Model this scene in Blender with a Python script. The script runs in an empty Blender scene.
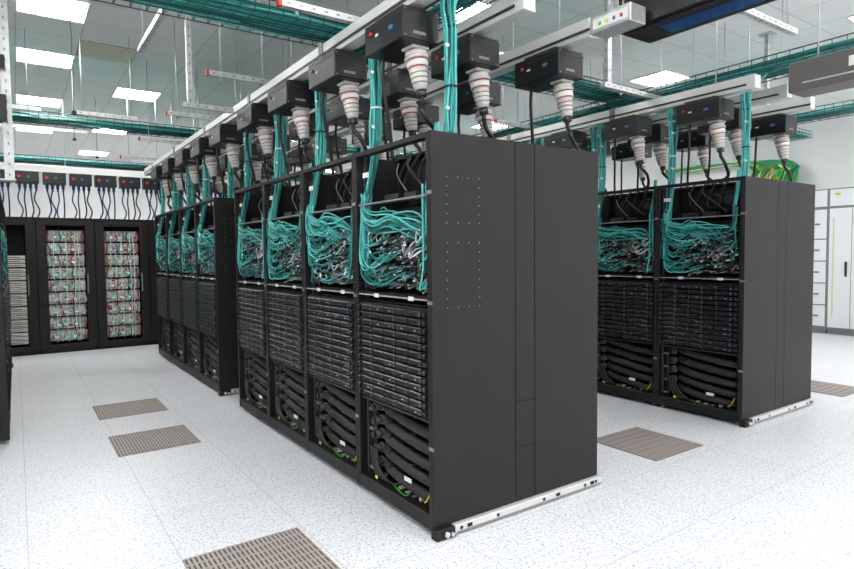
import bpy, math, random
from mathutils import Vector, Matrix
random.seed(7)
H=2.05; W=0.79; D=1.25
sc=bpy.context.scene
try:
    sc.view_settings.view_transform='Standard'
except Exception: pass

# ---------------------------------------------------------------- materials
MATS={}
def mat(name,col,rough=0.5,metal=0.0,emit=None,es=0.0,coat=0.0,var=0.0,vscale=20,trans=0.0):
    if name in MATS: return MATS[name]
    m=bpy.data.materials.new(name); m.use_nodes=True
    nt=m.node_tree; b=nt.nodes['Principled BSDF']
    b.inputs['Base Color'].default_value=(*col,1)
    b.inputs['Roughness'].default_value=rough
    b.inputs['Metallic'].default_value=metal
    if coat: b.inputs['Coat Weight'].default_value=coat
    if trans: b.inputs['Transmission Weight'].default_value=trans
    if emit:
        b.inputs['Emission Color'].default_value=(*emit,1); b.inputs['Emission Strength'].default_value=es
    if var:
        tc=nt.nodes.new('ShaderNodeTexCoord'); n=nt.nodes.new('ShaderNodeTexNoise'); n.inputs['Scale'].default_value=vscale
        r=nt.nodes.new('ShaderNodeValToRGB')
        r.color_ramp.elements[0].color=(*[c*(1-var) for c in col],1); r.color_ramp.elements[0].position=.3
        r.color_ramp.elements[1].color=(*[min(1,c*(1+var)) for c in col],1); r.color_ramp.elements[1].position=.7
        nt.links.new(tc.outputs['Object'],n.inputs['Vector']); nt.links.new(n.outputs['Fac'],r.inputs['Fac']); nt.links.new(r.outputs['Color'],b.inputs['Base Color'])
    MATS[name]=m; return m
BLK=mat('black_steel',(.006,.0055,.006),.5,0.0)
PAN=mat('panel_black',(.0100,.0084,.0081),.5,var=.12,vscale=6)
PAN.node_tree.nodes['Principled BSDF'].inputs['Specular IOR Level'].default_value=.34
BLK.node_tree.nodes['Principled BSDF'].inputs['Specular IOR Level'].default_value=.38
SEAM=mat('seam_dark',(.002,.002,.002),.7)
DRK=mat('interior_dark',(.003,.003,.0035),.8)
SRV=mat('server_face',(.005,.005,.006),.40)
BAY=mat('drive_bay',(.008,.008,.009),.30)
BLUE=mat('led_blue',(.03,.12,.3),.4,emit=(.08,.4,1),es=.35)
FOAM=mat('foam_insulation',(.019,.016,.015),.6,var=.3,vscale=40)
CBL=mat('black_cable',(.006,.006,.006),.42)
SIL=mat('galvanised_steel',(.60,.61,.61),.38,.7,var=.12,vscale=15)
ALU=mat('aluminium',(.70,.70,.69),.45,.4)
TEA=mat('teal_cable',(.018,.25,.235),.42)
TEB=mat('teal_cable_light',(.08,.45,.42),.42)
TEC=mat('teal_cable_dark',(.005,.11,.105),.45)
WHT=mat('white_plastic',(.75,.75,.73),.45)
CRM=mat('cream_plastic',(.60,.57,.53),.42)
GRY=mat('grey_plastic',(.20,.20,.20),.45)
DGR=mat('dark_grey_plastic',(.028,.028,.030),.45)
RED=mat('red_plastic',(.50,.02,.015),.4)
YEL=mat('yellow_label',(.75,.55,.03),.5)
LBL=mat('blue_label',(.02,.15,.38),.4)
GRN=mat('green_cable',(.05,.42,.03),.4)
GLED=mat('led_green',(.15,.7,.35),.4,emit=(.12,1,.35),es=.9)
WLED=mat('led_white',(.8,.85,.85),.4,emit=(.9,1,.98),es=.6)
BLC=mat('blue_cable',(.015,.05,.16),.4)
CON=mat('connector_silver',(.60,.62,.64),.35,.4)
CLR=mat('node_white',(.55,.55,.57),.4,.1,var=.45,vscale=60)
VNT=mat('vent_grille',(.36,.315,.295),.55)
CAB=mat('cabinet_white',(.76,.78,.80),.4)
TRW=mat('tray_wire',(.012,.06,.055),.45,.2)

# ---------------------------------------------------------------- mesh builder
class MB:
    def __init__(s): s.v=[];s.f=[];s.m=[];s.sm=[];s.mats=[]
    def mi(s,m):
        if m not in s.mats: s.mats.append(m)
        return s.mats.index(m)
    def box(s,x0,x1,y0,y1,z0,z1,m):
        b=len(s.v)
        for z in (z0,z1):
            s.v+= [(x0,y0,z),(x1,y0,z),(x1,y1,z),(x0,y1,z)]
        i=s.mi(m)
        for f in ((3,2,1,0),(4,5,6,7),(0,1,5,4),(1,2,6,5),(2,3,7,6),(3,0,4,7)):
            s.f.append([b+k for k in f]);s.m.append(i);s.sm.append(False)
    def obox(s,c,ax,ay,az,hx,hy,hz,m):
        b=len(s.v);c=Vector(c);ax=Vector(ax);ay=Vector(ay);az=Vector(az)
        for sz in (-1,1):
            for sx,sy in ((-1,-1),(1,-1),(1,1),(-1,1)):
                s.v.append(tuple(c+ax*hx*sx+ay*hy*sy+az*hz*sz))
        i=s.mi(m)
        for f in ((3,2,1,0),(4,5,6,7),(0,1,5,4),(1,2,6,5),(2,3,7,6),(3,0,4,7)):
            s.f.append([b+k for k in f]);s.m.append(i);s.sm.append(False)
    def bbox(s,x0,x1,y0,y1,z0,z1,c,m):
        b=len(s.v)
        def ring(x0,x1,y0,y1,z,c):
            return [(x0+c,y0,z),(x1-c,y0,z),(x1,y0+c,z),(x1,y1-c,z),(x1-c,y1,z),(x0+c,y1,z),(x0,y1-c,z),(x0,y0+c,z)]
        rings=[ring(x0+c,x1-c,y0+c,y1-c,z0,c*.4),ring(x0,x1,y0,y1,z0+c,c),ring(x0,x1,y0,y1,z1-c,c),ring(x0+c,x1-c,y0+c,y1-c,z1,c*.4)]
        for r in rings: s.v+=r
        i=s.mi(m)
        for k in range(3):
            for j in range(8):
                a=b+k*8+j;bb=b+k*8+(j+1)%8
                s.f.append([a,bb,bb+8,a+8]);s.m.append(i);s.sm.append(False)
        s.f.append([b+j for j in range(7,-1,-1)]);s.m.append(i);s.sm.append(False)
        s.f.append([b+24+j for j in range(8)]);s.m.append(i);s.sm.append(False)
    def loft(s,pts,rad,m,n=8,caps=True):
        P=[Vector(p) for p in pts];N=len(P)
        if N<2:return
        if not hasattr(rad,'__len__'): rad=[rad]*N
        b=len(s.v);i=s.mi(m)
        T0=(P[1]-P[0]).normalized()
        a=Vector((0,0,1)) if abs(T0.z)<.9 else Vector((1,0,0))
        u=T0.cross(a).normalized()
        for k in range(N):
            T=(P[min(k+1,N-1)]-P[max(k-1,0)])
            T=T.normalized() if T.length>1e-9 else T0
            u=(u-T*u.dot(T))
            u=u.normalized() if u.length>1e-6 else T.orthogonal().normalized()
            w=T.cross(u)
            for j in range(n):
                t=2*math.pi*j/n
                s.v.append(tuple(P[k]+(u*math.cos(t)+w*math.sin(t))*rad[k]))
        for k in range(N-1):
            for j in range(n):
                j2=(j+1)%n
                s.f.append([b+k*n+j,b+k*n+j2,b+(k+1)*n+j2,b+(k+1)*n+j]);s.m.append(i);s.sm.append(True)
        if caps:
            s.f.append([b+j for j in range(n-1,-1,-1)]);s.m.append(i);s.sm.append(False)
            s.f.append([b+(N-1)*n+j for j in range(n)]);s.m.append(i);s.sm.append(False)
    def cyl(s,p0,p1,r,m,n=12,r1=None):
        s.loft([p0,p1],[r,r if r1 is None else r1],m,n)
    def tube(s,ctrl,r,m,n=6,sub=5):
        s.loft(crom(ctrl,sub),r,m,n)
    def mesh(s,name):
        me=bpy.data.meshes.new(name);me.from_pydata(s.v,[],s.f)
        for m in s.mats: me.materials.append(m)
        me.polygons.foreach_set('material_index',s.m)
        me.polygons.foreach_set('use_smooth',s.sm)
        me.update();return me
def crom(c,sub=5):
    c=[Vector(p) for p in c];out=[]
    for k in range(len(c)-1):
        p0=c[max(k-1,0)];p1=c[k];p2=c[k+1];p3=c[min(k+2,len(c)-1)]
        for j in range(sub):
            t=j/sub
            out.append(.5*((2*p1)+(p2-p0)*t+(2*p0-5*p1+4*p2-p3)*t*t+(3*p1-p0-3*p2+p3)*t**3))
    out.append(c[-1]);return out
def obj(name,me,loc=(0,0,0),parent=None,rotz=0):
    o=bpy.data.objects.new(name,me);sc.collection.objects.link(o);o.location=loc;o.rotation_euler[2]=rotz
    if parent:o.parent=parent
    return o
def empty(name,loc=(0,0,0),rotz=0):
    o=bpy.data.objects.new(name,None);sc.collection.objects.link(o);o.location=loc;o.rotation_euler[2]=rotz;o.empty_display_size=.1;return o
R=random.uniform

# ---------------------------------------------------------------- procedural room surfaces
def grid_mat(name,base,seam,tile,ox,oy,w,speck=None,rough=.4,base2=None):
    m=bpy.data.materials.new(name);m.use_nodes=True;nt=m.node_tree;N=nt.nodes;L=nt.links
    b=N['Principled BSDF'];b.inputs['Roughness'].default_value=rough
    g=N.new('ShaderNodeNewGeometry');sx=N.new('ShaderNodeSeparateXYZ');L.new(g.outputs['Position'],sx.inputs[0])
    def mth(op,a,bv=None):
        n=N.new('ShaderNodeMath');n.operation=op
        if isinstance(a,(int,float)): n.inputs[0].default_value=a
        else: L.new(a,n.inputs[0])
        if bv is not None:
            if isinstance(bv,(int,float)): n.inputs[1].default_value=bv
            else: L.new(bv,n.inputs[1])
        return n.outputs[0]
    ds=[];ids=[]
    for ax,o in ((0,ox),(1,oy)):
        t=mth('DIVIDE',mth('SUBTRACT',sx.outputs[ax],o),tile)
        ids.append(mth('FLOOR',t))
        f=mth('FRACT',t);ds.append(mth('MINIMUM',f,mth('SUBTRACT',1.0,f)))
    d=mth('MINIMUM',ds[0],ds[1]);mask=mth('LESS_THAN',d,w/tile/2)
    cx=N.new('ShaderNodeCombineXYZ');L.new(ids[0],cx.inputs[0]);L.new(ids[1],cx.inputs[1])
    wn=N.new('ShaderNodeTexWhiteNoise');wn.noise_dimensions='3D';L.new(cx.outputs[0],wn.inputs['Vector'])
    col=N.new('ShaderNodeMixRGB');col.inputs[1].default_value=(*base,1);col.inputs[2].default_value=(*(base2 or base),1);L.new(wn.outputs['Value'],col.inputs[0])
    cur=col.outputs[0]
    if speck:
        for (scale,thr,c,amt,seed) in speck:
            mp=N.new('ShaderNodeMapping');mp.inputs['Location'].default_value=(seed,seed*2,0);L.new(g.outputs['Position'],mp.inputs[0])
            n=N.new('ShaderNodeTexNoise');n.inputs['Scale'].default_value=scale;n.inputs['Detail'].default_value=2;L.new(mp.outputs[0],n.inputs['Vector'])
            rp=N.new('ShaderNodeValToRGB');rp.color_ramp.elements[0].position=thr;rp.color_ramp.elements[1].position=thr+.04;L.new(n.outputs['Fac'],rp.inputs[0])
            f=mth('MULTIPLY',rp.outputs[0],amt)
            mx=N.new('ShaderNodeMixRGB');L.new(f,mx.inputs[0]);L.new(cur,mx.inputs[1]);mx.inputs[2].default_value=(*c,1);cur=mx.outputs[0]
    mx=N.new('ShaderNodeMixRGB');L.new(mask,mx.inputs[0]);L.new(cur,mx.inputs[1]);mx.inputs[2].default_value=(*seam,1)
    L.new(mx.outputs[0],b.inputs['Base Color']);return m
FLR=grid_mat('floor_tiles',(.77,.77,.785),(.50,.50,.515),.6,-.49,.52,.0045,
   speck=[(55,.555,(.52,.56,.66),.85,3.1),(90,.585,(.28,.33,.44),.85,11.0),(140,.60,(.92,.92,.93),.6,23.0)],rough=.33,base2=(.80,.80,.81))
CEI=grid_mat('ceiling_tiles',(.76,.78,.765),(.54,.56,.55),.6,-1.0,4.2,.012,rough=.7,base2=(.79,.81,.795))
WAL=mat('wall_white',(.85,.86,.86),.6,var=.02,vscale=2)

X0,X1,Y0,Y1,ZC=-5.2,10.35,-5.0,15.6,3.9
def room(name,x0,x1,y0,y1,z0,z1,m):
    b=MB();b.box(x0,x1,y0,y1,z0,z1,m);return obj(name,b.mesh(name))
room('floor',X0,X1,Y0,Y1,-.1,0,FLR)
room('ceiling',X0,X1,Y0,Y1,ZC,ZC+.1,CEI)
room('wall_back',X0,X1,Y1,Y1+.1,0,ZC,WAL)
room('wall_right',X1,X1+.1,Y0,Y1,0,ZC,WAL)
room('wall_left',X0-.1,X0,Y0,Y1,0,ZC,WAL)
room('baseboard_right',X1-.015,X1,Y0,Y1,0,.1,GRY)
room('baseboard_back',X0,X1,Y1-.015,Y1,0,.1,GRY)

# ceiling lights (recessed louvre troffers)
LEM=mat('lamp_emitter',(1,1,1),.5,emit=(1,.99,.97),es=41)
b=MB()
b.box(-.285,.285,-.285,.285,-.006,-.002,LEM)
for k in range(9):
    t=-.285+k*.57/8
    b.box(t-.002,t+.002,-.29,.29,-.014,-.006,WHT)
for k in range(5):
    t=-.285+k*.57/4
    b.box(-.29,.29,t-.003,t+.003,-.014,-.006,WHT)
for a in (-1,1):
    b.box(a*.295-.010,a*.295+.010,-.3,.3,-.018,0,WHT);b.box(-.3,.3,a*.295-.010,a*.295+.010,-.018,0,WHT)
lme=b.mesh('ceiling_light')
Ls=[(-1.3,y) for y in (-2.7,.3,4.5,6.3,8.7,11.1)]+[(-.1,y) for y in (7.5,10.5,13.5)]+[(2.3,y) for y in (-2.7,2.4,5.7,8.7,12.3)]+\
   [(5.9,y) for y in (-2.7,0,2.7,6.3,9.9,13.5)]+[(8.3,y) for y in (-2.7,.3,3.9,7.5,11.1)]+[(-3.7,y) for y in (-2.1,.9,3.9,7.5,11.1)]+[(.5,-1.5),(3.5,-.9),(3.5,9.9)]
for (x,y) in Ls: obj('ceiling_light',lme,(x,y,ZC))
b=MB();b.box(-.29,.29,-.29,.29,-.012,0,mat('beige_panel',(.60,.55,.42),.6));b.box(-.3,.3,-.3,.3,-.004,0,GRY)
obj('ceiling_access_panel',b.mesh('ceiling_access_panel'),(-.7,5.7,ZC))

# ---------------------------------------------------------------- floor vents
b=MB();S=.575
b.box(0,S,0,S,.001,.003,mat('vent_slot_shade',(.06,.05,.047),.8))  # dark plate stands in for shade below the slots, floor is solid
n=26
for k in range(n+1):
    x=S*k/n
    b.box(max(0,x-.0064),min(S,x+.0064),0,S,.003,.007,VNT)
for k in range(9):
    y=S*k/8
    b.box(0,S,max(0,y-.006),min(S,y+.006),.003,.0069,VNT)
vme=b.mesh('floor_vent')
for (x,y) in [(-1.09,-.06),(-1.13,2.34),(-1.13,3.54),(1.89,.0),(4.95,.0),(1.89,2.34),(1.89,4.74),(4.95,2.34)]:
    obj('floor_vent',vme,(x,y,0))

# ---------------------------------------------------------------- rack parts
def frame_mesh():
    b=MB();p=.030
    for y in (0,W-p):
        b.bbox(0,.055,y,y+p,.03,H,.004,BLK)
        b.box(D-.055,D-.012,y,y+p,.03,H,BLK)
        b.box(.06,D-.02,y+(.004 if y==0 else p-.008),y+(.008 if y==0 else p-.004),.06,H-.02,DRK)  # thin black inner sheets added to keep the rack interior dark
    b.bbox(.002,.055,0,W,H-.028,H-.0005,.003,BLK)
    b.box(.30,D-.012,.0,W,H-.02,H-.004,BLK)
    b.bbox(.002,.10,0.001,W-.001,.035,.11,.004,BLK)
    b.box(.05,D-.02,.01,W-.01,.03,.045,BLK)
    b.box(D-.012,D,0,W,.04,H,BLK)
    b.box(.75,.76,.02,W-.02,.08,H-.03,DRK)
    for x in (.06,D-.08):
        for y in (.05,W-.05): b.cyl((x,y,0),(x,y,.035),.02,GRY,10)
    for y in (.034,W-.048):
        b.box(.05,.075,y,y+.014,.1,H-.03,DGR)
        for k in range(60):
            z=.15+k*.0305
            b.box(.0485,.051,y+.004,y+.010,z,z+.012,GRY)
    b.box(.012,.06,.03,W-.03,1.735,1.744,GRY)
    b.box(.012,.4,.03,W-.03,1.215,1.228,BLK)
    b.box(.008,.014,.03,W-.03,1.207,1.214,CON)
    b.box(.05,.4,.03,W-.03,1.17,1.176,DGR)
    b.box(.02,.06,.03,W-.03,.578,.590,DGR)
    for y in (.16,.52): b.box(.004,.007,y,y+.05,1.200,1.222,WHT)
    for z in (.45,1.19,1.74):
        b.box(-.004,.0,-.018,.018,z,z+.018,GRY)
    return b.mesh('frame')
def server_mesh():
    b=MB();n=13;z0=.605;pit=.0425
    for k in range(n):
        z=z0+k*pit
        b.box(.02,.6,.045,W-.045,z,z+.038,SRV)
        b.bbox(.006,.03,.032,W-.032,z+.001,z+.0385,.002,SRV)
        segs=5;wd=(W-.16)/segs
        for j in range(segs):
            y=.08+j*wd
            b.bbox(-.007,.012,y+.004,y+wd-.004,z+.003,z+.036,.004,BAY)
            if j%2==0: b.box(-.0078,-.006,y+.012,y+.017,z+.010,z+.020,BLUE if random.random()<.8 else GRY)
            b.box(-.0076,-.006,y+wd*.3,y+wd*.85,z+.012,z+.026,DRK)
            if random.random()<.25: b.box(-.0080,-.007,y+wd*.35,y+wd*.5,z+.015,z+.021,CON)  # small pale marks painted as glints on the bay fronts
        for y in (.040,W-.064):
            b.bbox(-.014,.01,y,y+.024,z+.007,z+.031,.004,BAY)
    b.box(.02,.03,.034,W-.034,z0+n*pit,z0+n*pit+.008,DGR)
    return b.mesh('server_chassis_stack')
def hose_mesh(seed):
    random.seed(seed);b=MB()
    for k in range(5):
        z=.165+k*.085
        r=.029
        d=R(-.008,.008)
        pts=[(.30,W-.17,z+.06),(.13,W-.18,z+.052),(.07,W-.26,z+.04),(.065,W*.5,z+.018+d),(.07,.20,z-.004),(.11,.085,z-.016),(.34,.06,z-.02)]
        b.tube(pts,r,FOAM,12,6)
        b.cyl((.071,W-.28,z+.042),(.069,W-.31,z+.044),r+.003,CBL,12)
        if k%2: b.cyl((.069,.30,z+.006),(.069,.285,z+.005),r+.002,GRY,12)
        b.cyl((.14,W-.13,z+.03),(.045,W-.13,z+.03),.026,DGR,12)
        b.cyl((.045,W-.13,z+.03),(.03,W-.13,z+.03),.020,CBL,12)
        b.cyl((.10,W-.13,z+.03),(.09,W-.13,z+.03),.031,GRY,12)
    for y,r in ((W-.13,.034),(.13,.030)):
        b.cyl((.24,y,.10),(.24,y,.57),r,FOAM,12)
    b.cyl((.09,W-.07,.11),(.09,W-.07,.57),.018,FOAM,10)
    for k in range(4):
        z=.14+k*.12
        b.box(.055,.085,W-.09,W-.05,z,z+.014,GRY)
    for k in range(3):
        y=.22+.14*k
        b.tube([(.16,y,.56),(.15,y+.03,.40),(.17,y-.02,.2),(.22,y,.12)],.009,CBL,6,5)
    for k in range(3):
        b.tube([(.03,W-.12-.03*k,.30),(.02,W-.16-.03*k,.2),(.04,W-.2-.05*k,.13),(.12,W-.3,.11)],.010,CBL,6,5)
    b.tube([(.05,.07,.22),(.03,.09,.16),(.05,.13,.13),(.2,.16,.12)],.004,YEL,6,5)
    b.tube([(.06,W-.3,.12),(.03,W*.4,.113),(.06,.3,.12)],.003,GRN,6,5)
    b.box(.03,.032,.24,.31,.20,.225,WHT);b.box(.02,.022,W-.2,W-.175,.12,.14,YEL)
    for k in range(8): b.box(.06,.1,.12+.07*k,.14+.07*k,.10,.112+R(0,.02),random.choice([DGR,SIL,GRY,CRM]))
    b.box(.45,.46,.03,W-.03,.1,.58,DRK)
    return b.mesh('coolant_hoses')
def net_mesh(seed):
    random.seed(seed);b=MB()
    z0,z1=1.24,1.72
    b.box(.45,.46,.04,W-.04,z0,z1,DRK)
    for k in range(9):
        z=z0+.012+k*.052
        b.box(.16,.44,.06,W-.06,z,z+.042,DGR if k%2 else SRV)
        b.box(.155,.16,.06,W-.06,z+.002,z+.005,GRY)
        if k>6: continue
        for j in range(24):
            y=.07+j*(W-.17)/23
            if random.random()<.85 and not (y>W-.2 and random.random()<.6):
                l=R(.03,.10);t=R(-.45,.12)
                ax=Vector((-math.cos(t),R(-.2,.2),math.sin(t))).normalized();ay=ax.cross(Vector((0,0,1))).normalized();az=ay.cross(ax)
                c0=Vector((.155,y,z+.02))
                m=random.choice([CON,CON,CON,WHT,GRY,CBL,DGR])
                b.obox(c0+ax*l/2,ax,ay,az,l/2,.0075,.0045,m)
                if random.random()<.6: b.obox(c0+ax*(l+.012),ax,ay,az,.014,.006,.002,random.choice([WHT,CBL,TEB,CON]))
    for k in range(38):
        m=random.choice([TEA,TEA,TEB,TEB,TEC])
        left=random.random()<.8
        z=R(z0+.03,z1-.06)
        y=R(W*.40,W-.12) if left else R(.10,W*.30)
        ys=(W-R(.045,.12)) if left else R(.045,.09)
        sgn=1 if left else -1
        xo=R(-.005,.045);dip=R(.02,.10)
        zb=max(z0+.02,z-dip)
        pts=[(.13,y,z),(.07,y+sgn*.02,z-.01),(xo,y+(ys-y)*.45,zb),(xo+.005,ys-sgn*.012,zb+.05),(xo+.01,ys,zb+.14),(.02,ys+R(-.006,.006),max(z1-.08,zb+.2)),(R(.02,.06),ys,z1+.08)]
        b.tube(pts,R(.0045,.0064),m,5,4)
    for k in range(22):
        m=random.choice([TEA,TEB,TEB,TEC])
        zz=R(1.60,1.70);e=R(.1,.45)
        pts=[(.03,W-R(.05,.1),1.80),(.015,W-R(.06,.10),zz+.04),(R(-.005,.02),W*.72,zz-R(.0,.05)),(R(-.005,.03),W*.72+(e-W*.72)*.5,zz-R(-.03,.06)),(.04,e,zz-R(.0,.12)),(.13,e+R(-.04,.02),zz-R(.04,.22))]
        b.tube(pts,R(.0045,.006),m,5,4)
    for k in range(46):
        y=R(.07,W-.16);z=R(z0+.06,z1-.12);w=R(.03,.10)
        pts=[(.13,y-w,z),(.05,y-w*.7,z-R(.0,.03)),(R(.01,.04),y,z-R(.02,.08)),(.05,y+w*.7,z-R(0,.03)),(.13,y+w,z+R(-.02,.04))]
        b.tube(pts,R(.003,.0055),random.choice([CBL,CBL,CON,GRY,DGR,DGR,TEA]),5,4)
    for k in range(40):
        y=R(.06,W-.16);z=R(z0+.03,z1-.12);a=R(-.7,.7)
        b.obox((R(.005,.04),y,z),(1,0,0),(0,math.cos(a),math.sin(a)),(0,-math.sin(a),math.cos(a)),.001,R(.006,.016),R(.003,.007),random.choice([WHT,GRY,CON]))
    for k in range(18):
        a=R(0,6.28);rr=R(0,.030)
        y=W-.085+math.cos(a)*rr;x=.06+math.sin(a)*rr
        b.tube([(x+.05,y,2.12),(x+.03,y+.004,1.98),(x,y+R(-.01,.01),1.85),(x-.02,y+R(-.01,.012),1.74),(x-.02,y+R(-.02,.01),1.62)],.0055,random.choice([TEA,TEB,TEC]),5,4)
    for k in range(4):
        y=.10+R(-.02,.02)
        b.tube([(.12,y,2.12),(.10,y,1.95),(.06,y+R(-.01,.01),1.8),(.05,y+R(-.01,.01),1.62)],.0052,random.choice([TEA,TEB]),5,4)
    b.box(.035,.036,W-.12,W-.05,1.90,1.93,WHT)
    for k in range(3):
        c=(.22+R(-.05,.05),.28+R(-.03,.08),1.88);rr=.06+.012*k
        b.tube([(c[0]+.02*math.sin(t),c[1]+rr*math.cos(t),c[2]+rr*math.sin(t)) for t in [j*math.pi/5 for j in range(11)]],.008,CBL,6,3)
    b.cyl((.18,.22,1.89),(.34,.22,1.89),.052,SRV,18)
    b.cyl((.175,.22,1.89),(.18,.22,1.89),.036,DGR,18)
    for k in range(5):
        y=.2+k*.1
        b.tube([(.3,y,2.05),(.24,y+.02,1.95),(.20,y+R(-.05,.05),1.84),(.27,y,1.75)],.009,DRK,6,4)
    b.box(.12,.30,.3,.42,1.75,1.79,DGR);b.box(.10,.12,.45,.60,1.75,1.79,DGR)
    b.tube([(.2,.6,1.98),(.14,.52,1.9),(.14,.42,1.8)],.004,GRY,5,4)
    b.tube([(.22,.5,2.0),(.14,.4,1.93),(.13,.2,1.78)],.007,DGR,5,4)
    b.box(.35,.36,.03,W-.03,1.75,H-.03,DRK)
    return b.mesh('network_switches_and_cables')
fm=frame_mesh();sm=server_mesh();hms=[hose_mesh(3),hose_mesh(5)];nms=[net_mesh(11),net_mesh(12),net_mesh(13)]
def side_panel(y0,y1):
    b=MB();ys=(y0,y1)
    ya,yb=min(ys),max(ys)
    b.box(.004,D-.002,ya+.001,yb,.06,H-.004,SEAM)
    o=ya-.004
    def p(x0,x1,z0,z1): b.bbox(x0,x1,o,yb-.002,z0,z1,.0022,PAN)
    p(0,.558,.055,H);p(.562,.706,.62,H);p(.562,.706,.36,.617);p(.562,.706,.055,.357);p(.710,D,.055,H)
    for (za,zb) in ((1.60,1.83),(1.17,1.50)):
        xa,xb=.095,.305
        nx=6;nz=int((zb-za)/.042)
        for k in range(nx+1):
            x=xa+(xb-xa)*k/nx
            for z in (za,zb): b.cyl((x,o-.0015,z),(x,o+.001,z),.0036,DGR if k%2 else GRY,6)
        for k in range(1,nz):
            z=za+(zb-za)*k/nz
            for x in (xa,xb): b.cyl((x,o-.0015,z),(x,o+.001,z),.0036,GRY,6)
        b.box(xa-.008,xb+.008,o-.0004,o,za-.008,za-.0065,SEAM);b.box(xa-.008,xb+.008,o-.0004,o,zb+.0065,zb+.008,SEAM)
        b.box(xa-.009,xa-.0075,o-.0004,o,za-.008,zb+.008,SEAM);b.box(xb+.0075,xb+.009,o-.0004,o,za-.008,zb+.008,SEAM)
        b.box(xa+.006,xb-.006,o-.0006,o,za+.006,zb-.006,PAN)
    for (x,z) in ((.03,1.35),(.03,.7),(.53,1.9),(.53,.2),(1.2,1.9),(1.2,1.1),(1.2,.2),(.74,1.2)):
        b.cyl((x,o-.0015,z),(x,o+.001,z),.004,SEAM,6)
    b.bbox(.10,D+.01,o-.03,yb,.010,.055,.003,ALU)
    b.box(.12,D,o-.034,o-.03,.016,.020,GRY)
    for x in (.15,.40,.75,1.1,1.2):
        b.cyl((x,o-.034,.035),(x,o-.03,.035),.010,DGR,8)
    for x in (.19,.85,1.15): b.box(x,x+.03,o-.0335,o-.029,.026,.044,SEAM)
    b.bbox(-.01,.11,o-.035,yb,.0,.055,.004,BLK)
    b.cyl((.05,o-.05,.028),(.05,o-.035,.028),.014,SIL,10)
    b.cyl((.085,o-.05,.022),(.085,o-.035,.022),.010,SIL,8)
    return b.mesh('side_panel')
spm=side_panel(-.012,0.0)
def block(x,y,n,rot=0,k0=0):
    for i in range(n):
        if rot: e=empty('server_rack',(x,y+(i+1)*W,0),math.pi)
        else: e=empty('server_rack',(x,y+i*W,0))
        obj('frame',fm,parent=e);obj('server_chassis_stack',sm,parent=e)
        obj('coolant_hoses',hms[(i+k0)%2],parent=e);obj('network_switches_and_cables',nms[(i+k0)%3],parent=e)
        if i==0 and not rot: obj('side_panel',spm,parent=e)
        if i==n-1 and rot: obj('side_panel',spm,parent=e)
XR=3.165;YR=.09
block(0,0,4);block(0,3.84,4,k0=1)
block(XR,YR,4,k0=2);block(XR,3.96,4)
block(-1.775,3.2,5,rot=1)

# ---------------------------------------------------------------- back cabinets (facing -Y)
def cab_mesh(kind):
    random.seed(40+kind);b=MB();w=.77;d=1.1;h=2.06
    b.box(0,.03,.02,d,.03,h,BLK);b.box(w-.03,w,.02,d,.03,h,BLK);b.box(0,w,d-.02,d,.03,h,BLK)
    b.box(0,w,.0,d,h-.04,h,BLK);b.box(0,w,.02,d,0.0,.06,BLK)
    b.bbox(.005,.13,-.02,.02,.06,h-.05,.004,PAN);b.bbox(w-.13,w-.005,-.02,.02,.06,h-.05,.004,PAN)
    b.bbox(.005,w-.005,-.02,.02,h-.12,h-.05,.004,PAN);b.bbox(.005,w-.005,-.02,.02,.06,.13,.004,PAN)
    b.box(w-.12,w-.105,-.045,-.02,.9,1.2,GRY)
    b.box(.03,w-.03,.3,.31,.06,h-.04,DRK)
    n=9;z0=.17;pit=.192
    for k in range(n):
        z=z0+k*pit
        if kind==0:
            if k<7:
                for j in range(3):
                    zz=z+j*.060
                    b.bbox(.14,w-.14,.03,.28,zz,zz+.048,.004,CRM);b.box(.2,w-.2,.025,.03,zz+.018,zz+.026,DGR)
            continue
        b.box(.14,w-.14,.12,.29,z,z+.165,CLR)
        for j in range(11):
            x=.15+j*(w-.30)/10
            b.cyl((x,.09,z+.02),(x,.09,z+.15),.013,WHT if j%2 else CON,6)
        for j in range(40):
            x=R(.15,w-.18);zz=z+R(0,.14)
            b.box(x,x+R(.01,.04),.05,.1,zz,zz+R(.006,.025),random.choice([WHT,WHT,CON,CLR,RED,GRY,CRM]))
        for j in range(3):
            x=.22+j*.12+R(-.02,.02);l=R(.025,.05)
            b.box(x,x+l,.035,.06,z+.055,z+.072,GLED if (j+k)%4 else WLED)
        for s in (.16,.3,w-.3,w-.16):
            b.tube([(s,.06,z),(s+R(-.03,.03),.03,z+.06),(s+R(-.02,.02),.05,z+.13),(s,.08,z+.18)],.007,random.choice([RED,RED,BLC,WHT]),5,4)
    if kind:
        for s in (.23,w-.23,.38,.5): b.tube([(s,.035,.16),(s+R(-.02,.02),.03,.7),(s+R(-.02,.02),.03,1.3),(s,.035,1.85)],.006,WHT,5,6)
    return b.mesh('cabinet_body')
cms=[cab_mesh(0),cab_mesh(1),cab_mesh(2)]
YB=8.2
for i,x in enumerate([-3.74,-2.97,-2.20,-1.43,-.66,.11,.88,1.65,2.42]):
    e=empty('water_cooled_compute_cabinet',(x,YB,0));obj('cabinet_body',cms[0 if x<-1.5 else 1+i%2],parent=e)

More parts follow.
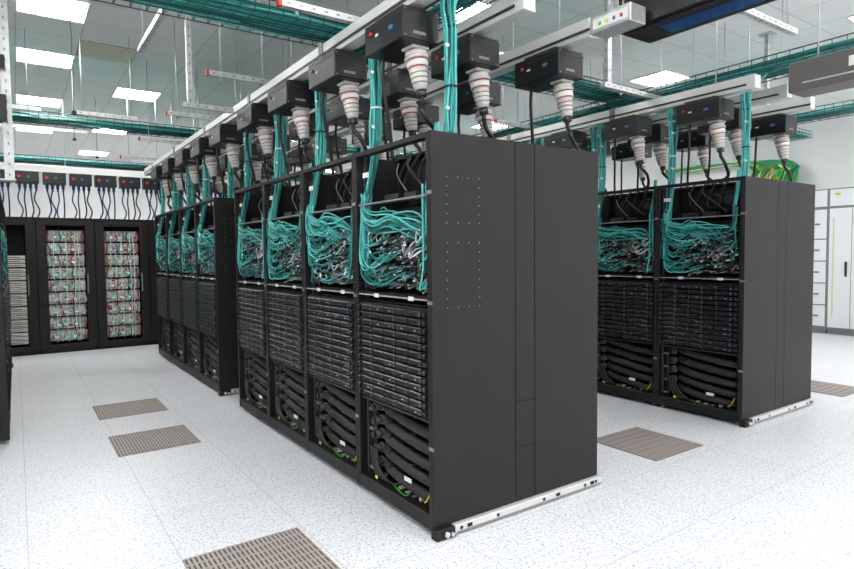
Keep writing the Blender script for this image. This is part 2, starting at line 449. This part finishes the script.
# ---------------------------------------------------------------- white electrical cabinets on right
def ecab(kind):
    b=MB();w=.8;h=2.5;d=.5
    b.bbox(0,d,0,w,.08,h,.004,CAB);b.box(.02,d,.01,w-.01,0,.08,GRY)
    f=-.012
    b.bbox(f,0,.02,w-.02,h-.30,h-.02,.004,CAB)
    b.box(-.002,0,.0,w,.08,h,GRY)
    if kind==0:
        zs=[.12,.50,.88,1.26,1.64,2.16]
        for k in range(5):
            b.bbox(f,0,.02,w-.02,zs[k]+.01,zs[k+1]-.01,.004,CAB)
            b.bbox(f-.03,f,.60,.68,(zs[k]+zs[k+1])/2-.04,(zs[k]+zs[k+1])/2+.04,.005,CBL)
            b.bbox(f-.02,f,.12,.20,(zs[k]+zs[k+1])/2-.015,(zs[k]+zs[k+1])/2+.015,.004,GRY)
    else:
        b.bbox(f,0,.02,w*.55,.12,2.16,.004,CAB);b.bbox(f,0,w*.55+.01,w-.02,.12,2.16,.004,CAB)
        b.bbox(f-.03,f,.50,.53,1.0,1.25,.005,CBL)
        b.box(f-.002,f,.70,.725,.30,2.0,mat('pale_yellow_tape',(.66,.63,.38),.5))
    b.box(f-.002,f,.62,.70,h-.12,h-.08,YEL)
    return b.mesh('electrical_cabinet')
ec=[ecab(0),ecab(1)]
for i in range(-3,9):
    obj('electrical_cabinet',ec[i%2],(9.82,2.06+i*.802,0))

# ---------------------------------------------------------------- overhead: busways, tap boxes with plugs
ZB=2.75
def tap_mesh(seed):
    random.seed(seed);b=MB()
    b.bbox(-.115,.115,-.20,.20,-.19,-.025,.006,SRV)
    b.box(-.117,.117,-.202,.202,-.057,-.053,DGR)
    b.box(-.08,.08,-.14,.14,-.03,0,DGR)
    b.box(-.1165,-.115,-.10,-.06,-.115,-.095,LBL);b.box(-.1165,-.115,.05,.08,-.11,-.098,WHT)
    b.box(-.05,.03,-.2015,-.20,-.16,-.145,GRY)
    b.bbox(-.125,-.115,.11,.135,-.095,-.075,.003,RED if seed==1 else DGR)
    for x in (-.10,.10):
        for z in (-.175,-.040): b.cyl((x,-.202,z),(x,-.20,z),.005,GRY,6)
    px,py=.035,-.09;t=(.02,-.03)
    def P(z): k=(-.2-z);return (px+t[0]*k*4,py+t[1]*k*4,z)
    b.cyl(P(-.18),P(-.222),.046,GRY,16)
    b.bbox(px-.055,px+.055,py-.055,py+.055,-.205,-.19,.004,CRM)
    b.cyl(P(-.216),P(-.240),.060,WHT,18)
    b.cyl(P(-.240),P(-.258),.067,CRM,18)
    b.cyl(P(-.258),P(-.266),.055,RED,18)
    b.cyl(P(-.266),P(-.298),.059,WHT,18)
    b.cyl(P(-.298),P(-.304),.053,RED,18)
    b.loft([P(-.304),P(-.35),P(-.39),P(-.42)],[.052,.048,.042,.034],CRM,16)
    for k in range(3): b.cyl(P(-.33-.026*k),P(-.335-.026*k),.053-.003*k,GRY,16)
    b.cyl(P(-.42),P(-.455),.028,DGR,12)
    e=P(-.45)
    b.tube([e,(e[0],e[1],-.49),(e[0]+R(-.03,.03),e[1]-.05,-.56),(e[0]+.09,e[1]-.02,-.65),(e[0]+.16,e[1]+.08,-.69),(e[0]+.20,e[1]+.10,-.76)],.014,CBL,8,6)
    b.tube([(-.05,.1,-.185),(-.06,.1,-.3),(-.03,.12,-.45),(.02,.16,-.6),(.05,.18,-.76)],.011,CBL,6,5)
    return b.mesh('power_tap_off_unit')
tms=[tap_mesh(1),tap_mesh(2),tap_mesh(3)]
k=0
for xr,yr in ((0,0),(XR,YR)):
    for (dx,ys) in ((.10,[.40+.79*i for i in range(9)]),(.64,[.52+.79*i for i in range(9)]),(1.25,[.40+.79*i for i in range(9)])):
        b=MB()
        b.bbox(-.045,.045,-.05 if dx<1 else .02,8.0,0,.11,.004,ALU)
        for s in (-1,1): b.box(s*.048-.004,s*.048+.004,.02,8.0,.03,.045,DGR)
        for j in range(5): b.box(-.052,.052,1.3+j*1.5,1.36+j*1.5,-.004,.115,GRY)
        for j in range(4): b.cyl((0,.3+j*2.3,.11),(0,.3+j*2.3,ZC-ZB),.005,SIL,6)
        obj('busway_rail',b.mesh('busway_rail'),(xr+dx,yr,ZB))
        for j,y in enumerate(ys):
            obj('power_tap_off_unit',tms[k%3],(xr+dx,yr+y+(.0 if (j<4) else .15),ZB));k+=1
b=MB();b.bbox(-.15,.15,-.43,.43,-.0,.30,.01,SRV);b.bbox(-.13,.13,-.40,.40,-.012,0,.004,BLK);b.box(-.07,.07,-.34,.20,-.016,-.012,mat('painted_blue_glow',(.01,.05,.16),.2,coat=.5))  # blue strip paints a faint glow onto the box underside
b.box(.149,.1515,-.05,.05,.04,.07,WHT);b.box(-.1,-.06,-.35,-.3,-.02,0,GRY);b.box(-.153,-.149,-.2,-.05,.05,.12,WHT)
for s in (-.3,.3): b.cyl((0,s,.3),(0,s,1.14),.006,SIL,6)
obj('busway_feed_box',b.mesh('busway_feed_box'),(1.50,-.50,2.76))
b=MB();b.bbox(-.13,.13,-.50,.40,0,.22,.006,mat('box_warm_grey',(.11,.10,.096),.45));b.box(-.134,-.13,-.4,.3,.05,.06,SIL)
b.box(-.133,-.13,-.1,.0,.10,.17,WHT)
for s in (-.35,.25): b.cyl((0,s,.22),(0,s,1.25),.006,SIL,6)
obj('busway_feed_box',b.mesh('busway_feed_box_b'),(3.32,-.62,2.64))
b=MB()
b.bbox(-.07,.07,-.14,.14,0,.10,.004,SIL);b.box(-.072,-.07,-.12,.12,.02,.08,WHT)
for j,m in enumerate((RED,LBL,YEL,GRN)): b.box(-.074,-.072,-.09+j*.05,-.07+j*.05,.035,.055,m)
b.box(-.07,.07,-.02,.02,.10,.13,SIL)
for s in (-.05,.05): b.cyl((s,0,.1),(s,0,1.15),.006,SIL,6)
obj('busway_end_bracket',b.mesh('busway_end_bracket'),(1.25,-.15,2.74))
b=MB();b.bbox(-3.9,3.1,-.05,.05,0,.11,.004,ALU)
for s in (-3,-1,1,2.6): b.cyl((s,0,.11),(s,0,1.14),.005,SIL,6)
obj('busway_rail',b.mesh('busway_rail_x'),(0,YB+.25,2.76))
def tapx(seed):
    random.seed(seed);b=MB()
    b.bbox(-.15,.15,-.10,.10,-.18,0,.006,SRV);b.box(-.12,-.08,-.102,-.1,-.1,-.065,RED);b.box(.0,.03,-.102,-.1,-.1,-.07,LBL)
    for s in (-.10,-.03,.04,.11):
        b.cyl((s,-.03,-.18),(s,-.03,-.25),.022,BLC,10);b.cyl((s,-.03,-.25),(s,-.03,-.29),.014,BLC,8)
        b.tube([(s,-.03,-.28),(s+R(-.03,.03),-.05,-.42),(s+R(-.05,.05),-.02,-.58),(s,.0,-.70)],.011,CBL if R(0,1)<.5 else BLC,6,4)
    return b.mesh('power_tap_off_unit_x')
txm=[tapx(1),tapx(2)]
for i in range(19): obj('power_tap_off_unit',txm[i%2],(-3.6+i*.35,YB+.25,2.76))

# ---------------------------------------------------------------- wire cable trays with teal cables
def tray(length,width=.42,seed=1,nc=26,h=.09):
    random.seed(seed);b=MB();w=width/2
    for y,z in ((-w,h),(-w,h*.5),(-w,0),(-w*.5,0),(0,0),(w*.5,0),(w,0),(w,h*.5),(w,h)):
        b.cyl((0,y,z),(length,y,z),.0045 if z<h else .006,TRW,5)
    n=int(length/.1)
    for k in range(n+1):
        x=k*.1
        b.loft([(x,-w,h),(x,-w,0),(x,w,0),(x,w,h)],.0035,TRW,4)
    for k in range(nc):
        y=R(-w*.9,w*.9);z=R(.010,.065);pts=[]
        m=int(length/.45)+1
        for j in range(m+1):
            pts.append((length*j/m,max(-w*.95,min(w*.95,y+R(-.035,.035))),z+R(-.004,.008)))
        b.tube(pts,R(.007,.012),random.choice([TEA,TEB,TEA,TEC]),5,3)
    return b.mesh('cable_tray')
def place_tray(x,y,z,length,dirn,seed,width=.42,nc=26):
    o=obj('cable_tray',tray(length,width,seed,nc),(x,y,z),rotz=(0 if dirn=='x' else math.pi/2));return o
ZT=3.10
place_tray(-4.5,1.80,ZT,12.5,'x',1,nc=30)
place_tray(-4.8,6.25,ZT,13,'x',2)
place_tray(-4.8,YB+.9,2.98,13,'x',3)
place_tray(.52,.1,2.96,8.6,'y',4)
place_tray(XR+.52,-2.2,2.96,11,'y',5,nc=32)
place_tray(2.3,3.4,ZT+.14,7,'y',6,nc=14,width=.3)
place_tray(6.6,-1.5,ZT,12,'y',7)
def drop(seed,x0):
    random.seed(seed);b=MB()
    for k in range(15):
        a=R(0,6.28);rr=.029*math.sqrt(R(0,1));cx,cy=math.cos(a)*rr,math.sin(a)*rr
        b.tube([(x0+R(-.02,.15),cy+R(-.15,.15),2.99),(x0-.02+cx,cy*1.2,2.94+R(-.02,.02)),(.13+cx*1.4,cy*1.4,2.78),(.125+cx+R(-.014,.014),cy+R(-.014,.014),2.6),(.125+cx,cy,2.42),(.12+cx+R(-.014,.014),cy+R(-.016,.016),2.2),(.11+cx,cy,2.06)],R(.0055,.0075),random.choice([TEA,TEB,TEA,TEC,TEB]),5,4)
    for z in (2.62,2.31): b.cyl((.126,0,z),(.126,0,z+.010),.036,WHT if seed%2 else CBL,12)
    for z in (2.52,2.2): b.obox((.09,-.02,z),(1,0,0),(0,.9,.4),(0,-.4,.9),.001,.018,.008,WHT)
    return b.mesh('network_cable_bundle')
dms=[drop(1,.40),drop(2,.40)]
for xr,yr in ((0,0),(XR,YR)):
    for s in (0,3.84):
        for i in range(4):
            obj('network_cable_bundle',dms[i%2],(xr-.01,yr+s+(i+1)*W-.085,0))
            if i!=1: obj('network_cable_bundle',dms[(i+1)%2],(xr+.09,yr+s+i*W+.10,0))
# ---------------------------------------------------------------- strut supports
def strut(b,p0,p1,w=.041):
    p0=Vector(p0);p1=Vector(p1);T=(p1-p0);L=T.length;T.normalize()
    u=T.cross(Vector((0,0,1)) if abs(T.z)<.9 else Vector((0,1,0))).normalized();v=T.cross(u)
    c=(p0+p1)/2
    b.obox(c+v*w*.45,T,u,v,L/2,w/2,.002,SIL)
    b.obox(c+u*w*.5,T,u,v,L/2,.002,w/2,SIL);b.obox(c-u*w*.5,T,u,v,L/2,.002,w/2,SIL)
    n=int(L/.08)
    for k in range(n):
        q=p0+T*(.04+k*.08)
        b.obox(q+v*(w*.45+.002),T,u,v,.011,.005,.0006,GRY)
        b.obox(q+u*(w*.5+.002),T,u,v,.011,.0006,.005,GRY)
        b.obox(q-u*(w*.5+.002),T,u,v,.011,.0006,.005,GRY)
for xr,yr in ((0,0),(XR,YR)):
    for y in (1.0,2.6,4.2,5.8,7.4):
        b=MB()
        strut(b,(-.35,0,2.93),(1.6,0,2.93))
        for x in (-.25,.36,.92,1.5):
            b.cyl((x,0,2.9),(x,0,ZC),.005,SIL,6)
            b.cyl((x,0,2.88),(x,0,2.90),.011,SIL,6)
        for x in (-.36,1.61): b.box(x-.010,x+.010,-.022,.022,2.908,2.952,RED if x<0 else DGR)
        obj('strut_trapeze_hanger',b.mesh('strut_trapeze_hanger'),(xr,yr+y,0))
for (x,y,zz) in [(-.36,3.18,2.79),(-2.3,7.2,2.9),(2.3,.75,2.79),(2.2,4.5,2.8),(5.4,1.0,2.8),(5.4,4.0,2.8)]:
    b=MB()
    strut(b,(x,y,zz),(x,y,ZC));strut(b,(x-.06,y,zz),(x+.38,y,zz))
    b.obox((x,y,ZC-.01),(1,0,0),(0,1,0),(0,0,1),.07,.07,.006,SIL)
    obj('strut_support_bracket',b.mesh('strut_support_bracket'))
for (p,q) in [((-.7,3.5,3.3),(-.7,1.9,3.3)),((-2.2,7.2,3.2),(-.8,7.2,3.2)),((2.0,-.3,3.05),(3.1,-.3,3.05)),((-1.1,5.0,3.0),(-.5,5.0,3.0)),((-2.6,5.3,3.05),(-1.4,5.3,3.05))]:
    b=MB();strut(b,p,q)
    for t in (.1,.9):
        r=Vector(p).lerp(Vector(q),t);b.cyl(r,(r.x,r.y,ZC),.005,SIL,6)
    obj('strut_channel',b.mesh('strut_channel'))
# thin threaded drop rods and sprinkler pipe run
b=MB()
for (x,y) in [(-1.2,3.9),(-1.9,5.0),(-1.0,6.6),(-.6,8.0),(-1.7,8.4)]:
    b.cyl((x,y,ZC),(x,y,2.76 if y<6 else 2.98),.005,GRY,6)
    b.cyl((x,y,ZC-.01),(x,y,ZC),.02,SIL,8)
    b.bbox(x-.02,x+.02,y-.02,y+.02,2.75 if y<6 else 2.97,2.78 if y<6 else 3.0,.003,CBL)
obj('threaded_hanger_rods',b.mesh('threaded_hanger_rods'))
b=MB()
strut(b,(-1.70,3.3,2.06),(-1.70,3.3,ZC),.06);b.box(-1.80,-1.66,3.22,3.38,2.051,2.06,SIL);b.bbox(-1.78,-1.70,3.2,3.32,2.5,2.7,.005,DGR);b.bbox(-1.78,-1.70,3.2,3.32,2.9,3.0,.005,CBL)
obj('strut_post',b.mesh('strut_post'))
# green cable bundle on the right wall above the cabinets
random.seed(9);b=MB()
for k in range(80):
    y=R(-.40,.45);m=random.choice([GRN,GRN,GRN,TEA,YEL]) if k%9 else WHT
    b.tube([(R(.1,.4),y,2.505),(R(.1,.3),y+R(-.05,.05),2.68),(R(.2,.4),y+R(-.05,.05),2.88),(R(.25,.45),y+R(-.05,.05),3.02),(R(.3,.45),y+.4,3.16),(.42,y+2.0,3.2+R(-.06,.06))],.015,m,5,4)
obj('green_cable_bundle',b.mesh('green_cable_bundle'),(9.82,3.1,0))

# ---------------------------------------------------------------- world + camera
w=bpy.data.worlds.new('world');sc.world=w;w.use_nodes=True
w.node_tree.nodes['Background'].inputs[0].default_value=(.98,.985,1,1);w.node_tree.nodes['Background'].inputs[1].default_value=1.75  # white fill light added, enters where the room is left open
cx,cy,cz,yaw,pit,rol,f=-1.68782,-2.40798,1.43966,0.60609,-0.05,-0.01033,592.48
fw=Vector((math.sin(yaw)*math.cos(pit),math.cos(yaw)*math.cos(pit),math.sin(pit)))
rt=Vector((math.cos(yaw),-math.sin(yaw),0));up=rt.cross(fw)
r2=rt*math.cos(rol)+up*math.sin(rol);u2=-rt*math.sin(rol)+up*math.cos(rol)
cam=bpy.data.cameras.new('camera');co=bpy.data.objects.new('camera',cam);sc.collection.objects.link(co)
M=Matrix(((r2.x,u2.x,-fw.x,cx),(r2.y,u2.y,-fw.y,cy),(r2.z,u2.z,-fw.z,cz),(0,0,0,1)))
co.matrix_world=M;cam.sensor_fit='HORIZONTAL';cam.sensor_width=36;cam.lens=f*36/854;cam.clip_start=.02;cam.clip_end=100
sc.camera=co
